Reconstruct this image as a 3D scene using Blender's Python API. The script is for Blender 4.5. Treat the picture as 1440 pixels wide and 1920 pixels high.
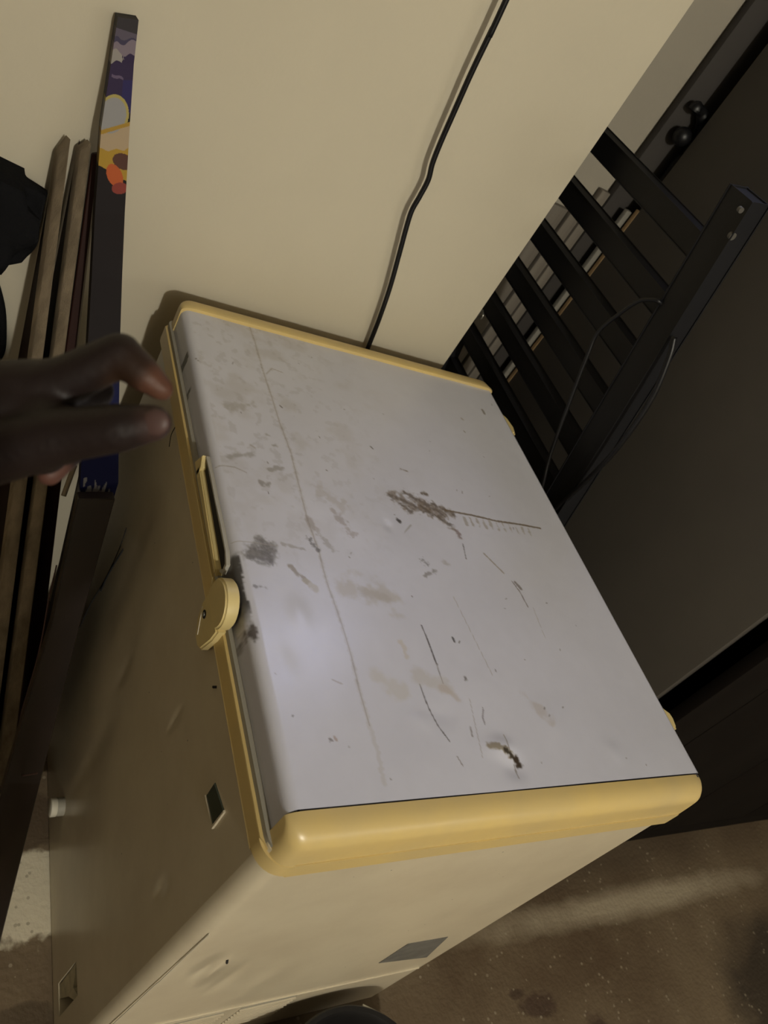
import bpy, bmesh, math, random
import numpy as np
from mathutils import Vector, Matrix, noise as mnoise
for o in list(bpy.data.objects): bpy.data.objects.remove(o)
S = bpy.context.scene
COL = S.collection
H = 0.893            # height of the freezer lid above the floor; helper coordinates have z = 0 on the lid
# ------------------------------------------------------------------ camera
CAM_C = Vector((1.031254, -0.337646, 0.6332))
CAM_M = Matrix(((0.278973, -0.750296, 0.599358), (0.833173, -0.121229, -0.539561), (0.47749, 0.649892, 0.591306)))
FPX = 1482.945
cd = bpy.data.cameras.new('camera'); cam = bpy.data.objects.new('camera', cd); COL.objects.link(cam)
mw = CAM_M.to_4x4(); mw.translation = CAM_C + Vector((0, 0, H)); cam.matrix_world = mw
cd.sensor_fit = 'VERTICAL'; cd.sensor_height = 36; cd.lens = FPX / 1920 * 36; cd.clip_start = .02; cd.clip_end = 60
cd.dof.use_dof = True; cd.dof.focus_distance = 1.0; cd.dof.aperture_fstop = 9.0
S.camera = cam
# ------------------------------------------------------------------ world, lamps, exposure
w = bpy.data.worlds.new('world'); S.world = w; w.use_nodes = True
w.node_tree.nodes['Background'].inputs[0].default_value = (.004, .004, .004, 1)
w.node_tree.nodes['Background'].inputs[1].default_value = 1.0
S.view_settings.view_transform = 'Standard'; S.view_settings.look = 'None'
S.view_settings.exposure = 0.0; S.view_settings.gamma = 1.0; S.view_settings.use_curve_mapping = False
LAMP = Vector((3.6, -0.09, 1.72 + H))
ld = bpy.data.lights.new('bulb_light', 'POINT'); ld.energy = 203; ld.color = (1.0, .96, .84); ld.shadow_soft_size = .045
lo = bpy.data.objects.new('bulb_light', ld); lo.location = LAMP; COL.objects.link(lo)
ad = bpy.data.lights.new('tube_light', 'AREA'); ad.shape = 'RECTANGLE'; ad.size = .22; ad.size_y = .14; ad.energy = .17; ad.spread = math.radians(48); ad.color = (.62, .66, 1.0)
ao = bpy.data.objects.new('tube_light', ad); ao.location = (-.19, .75, 1.19 + H); COL.objects.link(ao)
ao.rotation_euler = (Vector((.62, .05, 0)) - Vector((-.19, .75, 1.19))).to_track_quat('-Z', 'Y').to_euler()

fd = bpy.data.lights.new('fill_light', 'AREA'); fd.shape = 'RECTANGLE'; fd.size = 1.2; fd.size_y = .5; fd.energy = 8; fd.color = (1.0, .96, .86)  # unseen broad fill lamp, added to lighten the shadows on the wall
fo = bpy.data.objects.new('fill_light', fd); fo.location = (3.3, 1.8, 1.35 + H); COL.objects.link(fo)
fo.rotation_euler = (Vector((0, .2, 0)) - Vector((3.3, 1.8, 1.35))).to_track_quat('-Z', 'Y').to_euler()

# ------------------------------------------------------------------ helpers
def ray(u, v): return CAM_M @ Vector(((u - 720) / FPX, -(v - 960) / FPX, -1))
def on(u, v, ax, val):                      # a point seen at photo pixel (u, v) that lies on the plane axis = val
    d = ray(u, v); t = (val - CAM_C[ax]) / d[ax]; return CAM_C + d * t
def depth(u, v, d): return CAM_C + ray(u, v) * d

def tag(o, label=None, cat=None, group=None, kind=None):
    if label: o['label'] = label
    if cat: o['category'] = cat
    if group: o['group'] = group
    if kind: o['kind'] = kind
    return o
def thing(name, label, cat, base, group=None):
    o = bpy.data.objects.new(name, None); o.empty_display_size = .05; COL.objects.link(o)
    o.location = Vector(base) + Vector((0, 0, H)); return tag(o, label, cat, group)
def wloc(o):
    v = Vector(o.location)
    while o.parent: o = o.parent; v += o.location
    return v
def link(name, me, m, parent=None, smooth=False, mod=None):
    """verts are in lid coordinates; the object origin goes to the centre of its base"""
    n = len(me.vertices); co = np.empty(n * 3); me.vertices.foreach_get('co', co); co = co.reshape(-1, 3)
    c = (co.min(0) + co.max(0)) / 2; c[2] = co[:, 2].min()
    me.vertices.foreach_set('co', (co - c).ravel()); me.update()
    o = bpy.data.objects.new(name, me); COL.objects.link(o)
    wl = Vector(c) + Vector((0, 0, H))
    if parent: o.parent = parent; o.location = wl - wloc(parent)
    else: o.location = wl
    for mm in (m if isinstance(m, (list, tuple)) else [m]): me.materials.append(mm)
    if smooth is True:
        me.polygons.foreach_set('use_smooth', [True] * len(me.polygons))
    elif smooth:
        me.polygons.foreach_set('use_smooth', [True] * len(me.polygons)); me.set_sharp_from_angle(angle=math.radians(smooth))
    return o
def bm2me(bm, name='m'):
    bmesh.ops.recalc_face_normals(bm, faces=bm.faces)
    me = bpy.data.meshes.new(name); bm.to_mesh(me); bm.free(); return me
def box_bm(x0, x1, y0, y1, z0, z1, bev=0, seg=2, bm=None):
    bm0 = bm if bm is not None else bmesh.new()
    r = bmesh.ops.create_cube(bm0, size=1)
    for v in r['verts']:
        v.co = Vector((x0 + (v.co.x + .5) * (x1 - x0), y0 + (v.co.y + .5) * (y1 - y0), z0 + (v.co.z + .5) * (z1 - z0)))
    if bev:
        es = list({e for v in r['verts'] for e in v.link_edges})
        bmesh.ops.bevel(bm0, geom=es, offset=bev, segments=seg, affect='EDGES', profile=.5)
    return bm0
def box(name, m, parent, x0, x1, y0, y1, z0, z1, bev=.001, seg=2):
    return link(name, bm2me(box_bm(x0, x1, y0, y1, z0, z1, bev, seg)), m, parent, 40)
def bar_bm(a, b, right, wd, th, bev=.001, bm=None, seg=2):
    """box beam from a to b, width wd along 'right', thickness th along the third axis"""
    bm0 = bm if bm is not None else bmesh.new()
    a = Vector(a); b = Vector(b); d = (b - a); L = d.length; d.normalize()
    r = Vector(right); r = (r - d * r.dot(d)).normalized(); n = d.cross(r)
    res = bmesh.ops.create_cube(bm0, size=1)
    for v in res['verts']:
        x, y, z = v.co; v.co = a + d * ((x + .5) * L) + r * (y * wd) + n * (z * th)
    if bev:
        es = list({e for v in res['verts'] for e in v.link_edges})
        bmesh.ops.bevel(bm0, geom=es, offset=bev, segments=seg, affect='EDGES')
    return bm0
def catmull(pts, n=8):
    P = [Vector(p) for p in pts]; P = [2 * P[0] - P[1]] + P + [2 * P[-1] - P[-2]]; out = []
    for i in range(1, len(P) - 2):
        for k in range(n):
            t = k / n; a, b, c, d = P[i - 1:i + 3]
            out.append(.5 * ((2 * b) + (c - a) * t + (2 * a - 5 * b + 4 * c - d) * t * t + (3 * b - a - 3 * c + d) * t ** 3))
    out.append(P[-2]); return out
def tube_bm(path, r, seg=10, bm=None):
    bm0 = bm if bm is not None else bmesh.new()
    n = len(path); rs = r if isinstance(r, (list, tuple)) else [r] * n
    up = Vector((.31, .52, .79)); rings = []
    for i, p in enumerate(path):
        t = (path[min(i + 1, n - 1)] - path[max(i - 1, 0)]).normalized()
        a = (up - t * up.dot(t)).normalized(); b = t.cross(a); up = a
        rings.append([bm0.verts.new(p + (a * math.cos(q) + b * math.sin(q)) * rs[i]) for q in [2 * math.pi * k / seg for k in range(seg)]])
    for i in range(n - 1):
        for k in range(seg): bm0.faces.new((rings[i][k], rings[i][(k + 1) % seg], rings[i + 1][(k + 1) % seg], rings[i + 1][k]))
    bm0.faces.new(rings[0][::-1]); bm0.faces.new(rings[-1]); return bm0
def prism_bm(poly, axis, a, b, bev=0, seg=2, bm=None):
    """extrude a 2D polygon along an axis from a to b"""
    bm0 = bm if bm is not None else bmesh.new()
    def mk(p, t):
        if axis == 0: return Vector((t, p[0], p[1]))
        if axis == 1: return Vector((p[0], t, p[1]))
        return Vector((p[0], p[1], t))
    va = [bm0.verts.new(mk(p, a)) for p in poly]; vb = [bm0.verts.new(mk(p, b)) for p in poly]
    fa = bm0.faces.new(va); fb = bm0.faces.new(vb[::-1]); n = len(poly)
    for i in range(n): bm0.faces.new((va[i], vb[i], vb[(i + 1) % n], va[(i + 1) % n]))
    if bev: bmesh.ops.bevel(bm0, geom=list(fa.edges) + list(fb.edges), offset=bev, segments=seg, affect='EDGES')
    return bm0
def rrect(x0, x1, y0, y1, rs, n=6):
    """rounded rectangle, radii for corners (x0,y0),(x1,y0),(x1,y1),(x0,y1)"""
    out = []
    for (cx, cy, a0, r) in ((x0, y0, 180, rs[0]), (x1, y0, 270, rs[1]), (x1, y1, 0, rs[2]), (x0, y1, 90, rs[3])):
        ox = cx + (r if cx == x0 else -r); oy = cy + (r if cy == y0 else -r)
        if r <= 0: out.append((cx, cy)); continue
        for k in range(n + 1):
            a = math.radians(a0 + 90 * k / n); out.append((ox + r * math.cos(a), oy + r * math.sin(a)))
    return out
def lathe_bm(c, prof, seg=40, bm=None):
    bm0 = bm if bm is not None else bmesh.new(); c = Vector(c); rings = []
    for r, z in prof:
        if r < 1e-6: rings.append([bm0.verts.new(c + Vector((0, 0, z)))])
        else: rings.append([bm0.verts.new(c + Vector((r * math.cos(2 * math.pi * k / seg), r * math.sin(2 * math.pi * k / seg), z))) for k in range(seg)])
    for A, B in zip(rings, rings[1:]):
        for k in range(seg):
            k2 = (k + 1) % seg
            f = [A[k % len(A)], A[k2 % len(A)], B[k2 % len(B)], B[k % len(B)]]
            f = list(dict.fromkeys(f))
            if len(f) > 2: bm0.faces.new(f)
    return bm0
# ---- value noise for numpy
rng = np.random.default_rng(7)
TAB = rng.random((256, 256))
def vnoise(x, y, sc, ox=0):
    x = np.asarray(x) * sc + ox * 17.3 + 100; y = np.asarray(y) * sc + ox * 5.7 + 100
    xi = np.floor(x).astype(int); yi = np.floor(y).astype(int); fx = x - xi; fy = y - yi
    fx = fx * fx * (3 - 2 * fx); fy = fy * fy * (3 - 2 * fy)
    g = lambda a, b: TAB[a % 256, b % 256]
    return (g(xi, yi) * (1 - fx) + g(xi + 1, yi) * fx) * (1 - fy) + (g(xi, yi + 1) * (1 - fx) + g(xi + 1, yi + 1) * fx) * fy
def fbm(x, y, sc, oc=4, ox=0):
    s = 0; a = .5; t = 0
    for k in range(oc): s = s + a * vnoise(x, y, sc * 2 ** k, ox + k * 3.1); t += a; a *= .5
    return s / t
def sstep(a, b, x): t = np.clip((x - a) / (b - a), 0, 1); return t * t * (3 - 2 * t)
# ------------------------------------------------------------------ materials
def srgb(r, g, b):
    f = lambda c: c / 12.92 if c <= .04045 else ((c + .055) / 1.055) ** 2.4
    return (f(r / 255), f(g / 255), f(b / 255), 1)
class NT:
    def __init__(s, name):
        s.m = bpy.data.materials.new(name); s.m.use_nodes = True; s.t = s.m.node_tree; s.b = s.t.nodes['Principled BSDF']
    def n(s, ty, **kw):
        nd = s.t.nodes.new(ty)
        for k, v in kw.items():
            if k.startswith('i_'):
                key = k[2:]; nd.inputs[int(key) if key.isdigit() else key].default_value = v
            else: setattr(nd, k, v)
        return nd
    def l(s, a, b): s.t.links.new(a, b)
def mat(name, col, rough=.5, spec=.5, metal=0, var=0, vsc=6, col2=None, bump=0, bsc=60, coat=0, vdet=5, stretch=None):
    T = NT(name); b = T.b
    b.inputs['Base Color'].default_value = col; b.inputs['Roughness'].default_value = rough
    b.inputs['Specular IOR Level'].default_value = spec; b.inputs['Metallic'].default_value = metal
    if coat: b.inputs['Coat Weight'].default_value = coat; b.inputs['Coat Roughness'].default_value = .08
    tc = T.n('ShaderNodeTexCoord'); src = tc.outputs['Object']
    if stretch:
        mp = T.n('ShaderNodeMapping'); mp.inputs['Scale'].default_value = stretch; T.l(src, mp.inputs[0]); src = mp.outputs[0]
    if var:
        nz = T.n('ShaderNodeTexNoise', i_Scale=vsc, i_Detail=vdet, i_Roughness=.6); T.l(src, nz.inputs['Vector'])
        cr = T.n('ShaderNodeValToRGB'); cr.color_ramp.elements[0].position = .35; cr.color_ramp.elements[1].position = .68
        c2 = col2 or tuple(c * (1 - var) for c in col[:3]) + (1,)
        cr.color_ramp.elements[0].color = c2; cr.color_ramp.elements[1].color = col
        T.l(nz.outputs[0], cr.inputs[0]); T.l(cr.outputs[0], b.inputs['Base Color'])
    if bump:
        nb = T.n('ShaderNodeTexNoise', i_Scale=bsc, i_Detail=4.0); T.l(src, nb.inputs['Vector'])
        bp = T.n('ShaderNodeBump', i_Strength=bump, i_Distance=.004); T.l(nb.outputs[0], bp.inputs['Height']); T.l(bp.outputs[0], b.inputs['Normal'])
    return T.m
def vmat(name, rough=.35, spec=.5, attr='Col', bump=0, bsc=8, bd=.003):
    T = NT(name); a = T.n('ShaderNodeAttribute', attribute_name=attr); T.l(a.outputs['Color'], T.b.inputs['Base Color'])
    T.b.inputs['Roughness'].default_value = rough; T.b.inputs['Specular IOR Level'].default_value = spec
    if bump:
        tc = T.n('ShaderNodeTexCoord'); nb = T.n('ShaderNodeTexNoise', i_Scale=bsc, i_Detail=3.0); T.l(tc.outputs['Object'], nb.inputs['Vector'])
        bp = T.n('ShaderNodeBump', i_Strength=bump, i_Distance=bd); T.l(nb.outputs[0], bp.inputs['Height']); T.l(bp.outputs[0], T.b.inputs['Normal'])
    return T.m
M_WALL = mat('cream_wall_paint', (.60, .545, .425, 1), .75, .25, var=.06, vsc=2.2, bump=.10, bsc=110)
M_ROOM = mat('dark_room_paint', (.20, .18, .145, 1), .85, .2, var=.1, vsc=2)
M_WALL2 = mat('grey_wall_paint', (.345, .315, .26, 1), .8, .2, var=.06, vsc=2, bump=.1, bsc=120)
M_CEIL = mat('ceiling_paint', (.30, .275, .235, 1), .9, .2)
M_YEL = mat('yellowed_plastic', (.64, .475, .185, 1), .33, .5, var=.16, vsc=9, col2=(.56, .43, .20, 1), bump=.05, bsc=30)
M_YEL2 = mat('pale_yellow_plastic', (.72, .58, .27, 1), .38, .5, var=.15, vsc=14)
M_GASK = mat('grey_rubber_gasket', (.30, .28, .23, 1), .6)
M_DARKGAP = mat('dark_gap', (.012, .011, .012, 1), .9)
M_ENDMETAL = mat('label_foil', (.17, .165, .15, 1), .45, .5, var=.4, vsc=40)
M_BLACK = mat('black_rubber', (.005, .005, .006, 1), .42, .4)
M_BLACKMETAL = mat('black_painted_metal', (.010, .010, .012, 1), .55, .25, var=.25, vsc=8)
M_BOLT = mat('bolt_metal', (.085, .08, .07, 1), .5, .4)
M_WARD = mat('wardrobe_grey_laminate', (.092, .082, .071, 1), .6, .35, var=.15, vsc=3, bump=.05, bsc=20)
M_DOOR = mat('wardrobe_dark_brown', (.0062, .0042, .0032, 1), .7, .15, var=.35, vsc=4, stretch=(3, 3, .25))
M_TAN = mat('hardboard_tan', (.30, .20, .10, 1), .7, .3, var=.2, vsc=30)
M_LATH = mat('white_edge_band', (.42, .40, .35, 1), .6, .3, var=.15, vsc=20)
M_PLANKG = mat('pale_grey_plank', (.20, .175, .145, 1), .7, .3, var=.35, vsc=6, stretch=(6, 6, .4))
M_PANELD = mat('dark_grey_panel', (.045, .040, .037, 1), .7, .3, var=.2, vsc=3)
M_CHIP = mat('chipboard_edge', (.235, .185, .125, 1), .8, .2, var=.45, vsc=9, stretch=(5, 5, .6), bump=.3, bsc=150)
M_RED = mat('red_brown_laminate', (.035, .011, .007, 1), .65, .2, var=.4, vsc=6)
M_DKB = mat('dark_brown_laminate', (.020, .013, .011, 1), .3, .5, var=.5, vsc=5, stretch=(3, 3, .5))
M_PINK = mat('worn_edge_trim', (.11, .055, .05, 1), .5)
M_TAPE = mat('clear_tape', (.30, .27, .22, 1), .3)
M_CLOTH = mat('black_cloth', (.008, .008, .009, 1), .95, .1, bump=.6, bsc=90)
M_BUCKET = mat('black_bucket_plastic', (.012, .011, .011, 1), .42, .45, var=.4, vsc=20)
M_WHITEPL = mat('white_plastic', (.62, .58, .48, 1), .4)
M_GREEN = mat('dark_green_lens', (.045, .06, .045, 1), .25)
M_STEEL = mat('galvanised_wire', (.5, .5, .46, 1), .3, metal=.9)
M_BULB = NT('bulb_glass'); M_BULB.b.inputs['Emission Color'].default_value = (1, .87, .67, 1); M_BULB.b.inputs['Emission Strength'].default_value = 8; M_BULB = M_BULB.m
M_SKIN = vmat('dark_brown_skin', .55, .35, bump=.25, bsc=260, bd=.0015)
M_NAIL = mat('fingernail', (.085, .048, .042, 1), .45, .3)
M_PRINT = vmat('printed_canvas', .65, .12)
M_LID = vmat('white_enamel_lid', .30, .5)

def enamel(name, col, col2, dents, rough=.28):
    """painted sheet steel: broad waviness plus a few dents at given spots (object space)"""
    T = NT(name); b = T.b; b.inputs['Roughness'].default_value = rough
    g = T.n('ShaderNodeNewGeometry'); pos = g.outputs['Position']
    nz = T.n('ShaderNodeTexNoise', i_Scale=7.0, i_Detail=6.0, i_Roughness=.65); T.l(pos, nz.inputs['Vector'])
    cr = T.n('ShaderNodeValToRGB'); cr.color_ramp.elements[0].position = .3; cr.color_ramp.elements[1].position = .62
    cr.color_ramp.elements[0].color = col2; cr.color_ramp.elements[1].color = col
    T.l(nz.outputs[0], cr.inputs[0]); colour = cr.outputs[0]
    sp = T.n('ShaderNodeTexVoronoi', i_Scale=55.0); T.l(pos, sp.inputs['Vector'])          # tiny chips
    lt = T.n('ShaderNodeMath', operation='LESS_THAN', i_1=.06); T.l(sp.outputs['Distance'], lt.inputs[0])
    n2 = T.n('ShaderNodeTexNoise', i_Scale=9.0); T.l(pos, n2.inputs['Vector'])
    gt = T.n('ShaderNodeMath', operation='GREATER_THAN', i_1=.60); T.l(n2.outputs[0], gt.inputs[0])
    mu = T.n('ShaderNodeMath', operation='MULTIPLY'); T.l(lt.outputs[0], mu.inputs[0]); T.l(gt.outputs[0], mu.inputs[1])
    mx = T.n('ShaderNodeMix', data_type='RGBA'); mx.inputs[7].default_value = (.06, .045, .03, 1)
    T.l(mu.outputs[0], mx.inputs[0]); T.l(colour, mx.inputs[6]); T.l(mx.outputs[2], b.inputs['Base Color'])
    wv = T.n('ShaderNodeTexNoise', i_Scale=3.2, i_Detail=1.0); T.l(pos, wv.inputs['Vector'])
    hsum = T.n('ShaderNodeMath', operation='MULTIPLY', i_1=.55); T.l(wv.outputs[0], hsum.inputs[0]); cur = hsum.outputs[0]
    for (x, y, z, sx, sy, sz, amp) in dents:
        su = T.n('ShaderNodeVectorMath', operation='SUBTRACT'); su.inputs[1].default_value = (x, y, z + H); T.l(pos, su.inputs[0])
        dv = T.n('ShaderNodeVectorMath', operation='DIVIDE'); dv.inputs[1].default_value = (sx, sy, sz); T.l(su.outputs[0], dv.inputs[0])
        dt = T.n('ShaderNodeVectorMath', operation='DOT_PRODUCT'); T.l(dv.outputs[0], dt.inputs[0]); T.l(dv.outputs[0], dt.inputs[1])
        ng = T.n('ShaderNodeMath', operation='MULTIPLY', i_1=-1.0); T.l(dt.outputs['Value'], ng.inputs[0])
        ex = T.n('ShaderNodeMath', operation='EXPONENT'); T.l(ng.outputs[0], ex.inputs[0])
        ml = T.n('ShaderNodeMath', operation='MULTIPLY_ADD', i_1=amp); T.l(ex.outputs[0], ml.inputs[0]); T.l(cur, ml.inputs[2]); cur = ml.outputs[0]
    bp = T.n('ShaderNodeBump', i_Strength=.5, i_Distance=.02); T.l(cur, bp.inputs['Height']); T.l(bp.outputs[0], b.inputs['Normal'])
    return T.m
M_BODY = enamel('cream_enamel_body', (.60, .53, .395, 1), (.52, .45, .33, 1),
                [(.571, 0, -.226, .006, .02, .022, -.2), (.731, 0, -.335, .008, .02, .02, -.32), (.40, 0, -.396, .012, .02, .03, -.15), (.44, 0, -.60, .02, .02, .10, -.1),
                 (.812, .062, -.385, .03, .012, .035, -.9), (.812, .085, -.43, .03, .010, .04, .8), (.812, .12, -.47, .03, .012, .05, -.5), (.812, .20, -.55, .03, .02, .07, .4)])
# ------------------------------------------------------------------ setting
FZ = -H
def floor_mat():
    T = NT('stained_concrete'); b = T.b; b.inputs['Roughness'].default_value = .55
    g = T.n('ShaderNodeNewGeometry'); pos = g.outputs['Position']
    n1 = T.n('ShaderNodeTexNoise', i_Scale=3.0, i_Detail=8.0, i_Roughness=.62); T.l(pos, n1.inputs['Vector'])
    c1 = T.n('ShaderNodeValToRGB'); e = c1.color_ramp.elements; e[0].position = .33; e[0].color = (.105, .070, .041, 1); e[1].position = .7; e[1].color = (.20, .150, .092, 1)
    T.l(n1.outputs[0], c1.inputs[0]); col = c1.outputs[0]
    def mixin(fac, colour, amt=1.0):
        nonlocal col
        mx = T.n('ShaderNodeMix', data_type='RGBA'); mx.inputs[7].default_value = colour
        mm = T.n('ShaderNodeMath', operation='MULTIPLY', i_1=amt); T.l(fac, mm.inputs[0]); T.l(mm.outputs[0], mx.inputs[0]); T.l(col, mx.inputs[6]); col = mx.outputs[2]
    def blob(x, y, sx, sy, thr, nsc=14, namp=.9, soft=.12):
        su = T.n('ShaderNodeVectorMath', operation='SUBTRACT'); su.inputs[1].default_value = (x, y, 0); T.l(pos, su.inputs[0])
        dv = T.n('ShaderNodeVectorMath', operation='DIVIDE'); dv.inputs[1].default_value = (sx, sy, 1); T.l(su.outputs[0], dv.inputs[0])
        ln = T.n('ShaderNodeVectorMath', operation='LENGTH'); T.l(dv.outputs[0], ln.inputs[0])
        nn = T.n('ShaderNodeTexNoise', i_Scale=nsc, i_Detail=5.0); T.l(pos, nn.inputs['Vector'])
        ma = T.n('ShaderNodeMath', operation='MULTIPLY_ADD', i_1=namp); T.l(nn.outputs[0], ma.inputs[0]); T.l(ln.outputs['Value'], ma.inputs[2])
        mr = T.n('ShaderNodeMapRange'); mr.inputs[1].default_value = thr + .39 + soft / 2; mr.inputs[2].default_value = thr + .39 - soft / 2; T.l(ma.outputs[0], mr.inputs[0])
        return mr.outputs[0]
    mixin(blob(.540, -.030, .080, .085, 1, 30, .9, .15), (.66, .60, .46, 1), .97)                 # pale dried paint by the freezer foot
    mixin(blob(.41, -.04, .055, .08, 1, 22), (.075, .05, .03, 1), .7)                    # darker brown patch
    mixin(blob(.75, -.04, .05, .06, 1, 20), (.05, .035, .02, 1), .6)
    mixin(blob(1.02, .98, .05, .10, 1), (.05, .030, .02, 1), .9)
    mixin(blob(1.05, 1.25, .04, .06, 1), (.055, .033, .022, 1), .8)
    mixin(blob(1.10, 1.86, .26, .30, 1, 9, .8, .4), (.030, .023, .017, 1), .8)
    mixin(blob(.745, 1.40, .034, .52, 1, 11, 1.1, .95), (.40, .335, .235, 1), .85)  # paler soft-edged band parallel to the wardrobe front
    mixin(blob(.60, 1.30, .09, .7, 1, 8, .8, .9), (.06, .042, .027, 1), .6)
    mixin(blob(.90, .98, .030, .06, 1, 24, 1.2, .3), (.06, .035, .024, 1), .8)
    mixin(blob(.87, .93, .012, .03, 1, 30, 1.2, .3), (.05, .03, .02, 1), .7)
    mixin(blob(.99, 1.12, .05, .05, 1, 22, 1.3, .4), (.055, .030, .022, 1), .9)                 # dark brown blotch
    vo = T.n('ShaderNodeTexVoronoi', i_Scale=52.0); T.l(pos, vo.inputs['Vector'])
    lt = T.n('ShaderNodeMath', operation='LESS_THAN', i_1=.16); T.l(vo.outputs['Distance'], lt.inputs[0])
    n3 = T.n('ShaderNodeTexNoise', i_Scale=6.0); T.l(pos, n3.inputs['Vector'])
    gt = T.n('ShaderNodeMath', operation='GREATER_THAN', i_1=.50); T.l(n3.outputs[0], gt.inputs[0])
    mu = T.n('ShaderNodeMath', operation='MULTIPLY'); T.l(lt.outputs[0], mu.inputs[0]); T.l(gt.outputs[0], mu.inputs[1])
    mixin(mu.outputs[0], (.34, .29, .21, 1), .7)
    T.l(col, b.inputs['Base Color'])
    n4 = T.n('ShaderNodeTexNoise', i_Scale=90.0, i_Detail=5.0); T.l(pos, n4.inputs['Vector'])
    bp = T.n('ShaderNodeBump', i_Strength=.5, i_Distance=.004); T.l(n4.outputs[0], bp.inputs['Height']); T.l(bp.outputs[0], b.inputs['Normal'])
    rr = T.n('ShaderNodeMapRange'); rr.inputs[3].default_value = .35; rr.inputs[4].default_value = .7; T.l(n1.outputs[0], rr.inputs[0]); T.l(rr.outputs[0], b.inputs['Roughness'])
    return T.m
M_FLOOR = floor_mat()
WX = -.08; CY = .562; SX = -.36
RX1, RY0, RY1, CZ = 4.3, -2.3, 3.0, 2.0
st = lambda o: tag(o, kind='structure')
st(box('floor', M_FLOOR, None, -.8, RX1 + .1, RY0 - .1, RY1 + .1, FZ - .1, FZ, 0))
st(box('ceiling', M_CEIL, None, -.8, RX1 + .1, RY0 - .1, RY1 + .1, CZ, CZ + .1, 0))
st(box('wall_left', M_WALL, None, -.8, WX, RY0, CY, FZ, CZ, .004, 2))
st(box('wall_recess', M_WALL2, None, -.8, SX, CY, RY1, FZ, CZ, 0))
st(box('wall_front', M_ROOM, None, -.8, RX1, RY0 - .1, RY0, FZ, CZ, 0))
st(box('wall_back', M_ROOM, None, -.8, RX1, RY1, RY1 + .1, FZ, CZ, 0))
st(box('wall_right', M_WALL, None, RX1, RX1 + .1, RY0, RY1, FZ, CZ, 0))

# ------------------------------------------------------------------ chest freezer
LX0, LX1 = 0.0, .8145        # lid length
CAPF, CAPN = .030, .784      # joints between the white sheet and the two end caps
LY0, LY1 = .006, .602
fz = thing('chest_freezer', 'old white chest freezer with yellowed trim, scratched lid and front latch, against the cream wall', 'freezer', (.406, .3, FZ))
# body: rounded-corner cabinet with a rectangular cut-out low on the front
BX0, BX1, BY0, BY1, BZ0, BZ1 = .004, .812, .002, .588, FZ + .004, -.045
hx0, hx1, hz0, hz1 = .694, .741, -.852, -.737
bm = bmesh.new()
r = .022
prof = rrect(BX0, BX1, BY0, BY1, (r, r, .01, .01), 8)
va = [bm.verts.new((p[0], p[1], BZ0)) for p in prof]; vb = [bm.verts.new((p[0], p[1], BZ1)) for p in prof]
n = len(prof); front = None
for i in range(n):
    j = (i + 1) % n
    if abs(prof[i][1] - BY0) < 1e-6 and abs(prof[j][1] - BY0) < 1e-6 and abs(prof[j][0] - prof[i][0]) > .3: front = (i, j); continue
    bm.faces.new((va[i], va[j], vb[j], vb[i]))
bm.faces.new(va[::-1]); bm.faces.new(vb)
i, j = front; x0, x1 = prof[i][0], prof[j][0]
xs = [x0, hx0, hx1, x1]; zs = [BZ0, hz0, hz1, BZ1]
gv = {}
for a, x in enumerate(xs):
    for c, z in enumerate(zs):
        gv[a, c] = {(0, 0): va[i], (3, 0): va[j], (0, 3): vb[i], (3, 3): vb[j]}.get((a, c)) or bm.verts.new((x, BY0, z))
for a in range(3):
    for c in range(3):
        if (a, c) != (1, 1): bm.faces.new((gv[a, c], gv[a + 1, c], gv[a + 1, c + 1], gv[a, c + 1]))
dp = .05
back = {(a, c): bm.verts.new((xs[a], BY0 + dp, zs[c])) for a in (1, 2) for c in (1, 2)}
ring = [(1, 1), (2, 1), (2, 2), (1, 2)]
for k in range(4):
    p, q = ring[k], ring[(k + 1) % 4]; bm.faces.new((gv[p], gv[q], back[q], back[p]))
bm.faces.new([back[p] for p in ring])
body = link('body', bm2me(bm), M_BODY, fz, 30)
for pts, nm in (([(.694, -.737), (.741, -.737), (.741, -.745), (.694, -.745)], 'lip'),):
    pass
link('cutout_lit_foam', bm2me(prism_bm([(.6945, -.75), (.697, -.851), (.716, -.8515), (.726, -.80), (.7405, -.765), (.7405, -.742), (.722, -.77), (.708, -.757)], 1, .004, .010)), mat('lit_foam_patch', (.60, .54, .38, 1), .7, var=.4, vsc=40), body)  # pale foam plate; its outline draws the lit area inside the cut-out
# yellow frame under the lid, front lower strip and rubber gasket
bm = prism_bm(rrect(.001, .8168, -.002, .592, (.012, .030, .006, .006), 8), 2, -.076, -.049, .003, 2)
link('top_frame', bm2me(bm), M_YEL, fz, 40)
link('gasket', bm2me(prism_bm(rrect(.004, .811, .0012, .590, (.01, .025, .004, .004), 6), 2, -.0505, -.041, 0)), M_GASK, fz, 40)
# --- lid: dense sheet carrying the dirt, with dents as real relief
STEP = .00125
prof = [(LY0 + .003, -.0425), (LY0, -.040), (LY0, -.030), (LY0, -.020), (LY0, -.014)]
rr_ = .012
for k in range(1, 8):
    a = math.radians(180 + 90 - 0) ; t = math.radians(90 * k / 8)
    prof.append((LY0 + rr_ - rr_ * math.cos(t), -rr_ + rr_ * math.sin(t)))
ys = np.arange(LY0 + rr_, LY1 - .004, STEP)
prof += [(y, 0.) for y in ys]; prof += [(LY1 - .001, -.002), (LY1, -.006), (LY1, -.04)]
prof = np.array(prof); xs = np.arange(CAPF - .004, CAPN - .0005 + 1e-6, STEP)
NX, NP = len(xs), len(prof)
X = np.repeat(xs[:, None], NP, 1); Y = np.repeat(prof[None, :, 0], NX, 0); Z = np.repeat(prof[None, :, 1], NX, 0)
topm = (Z > -.0005)
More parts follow.
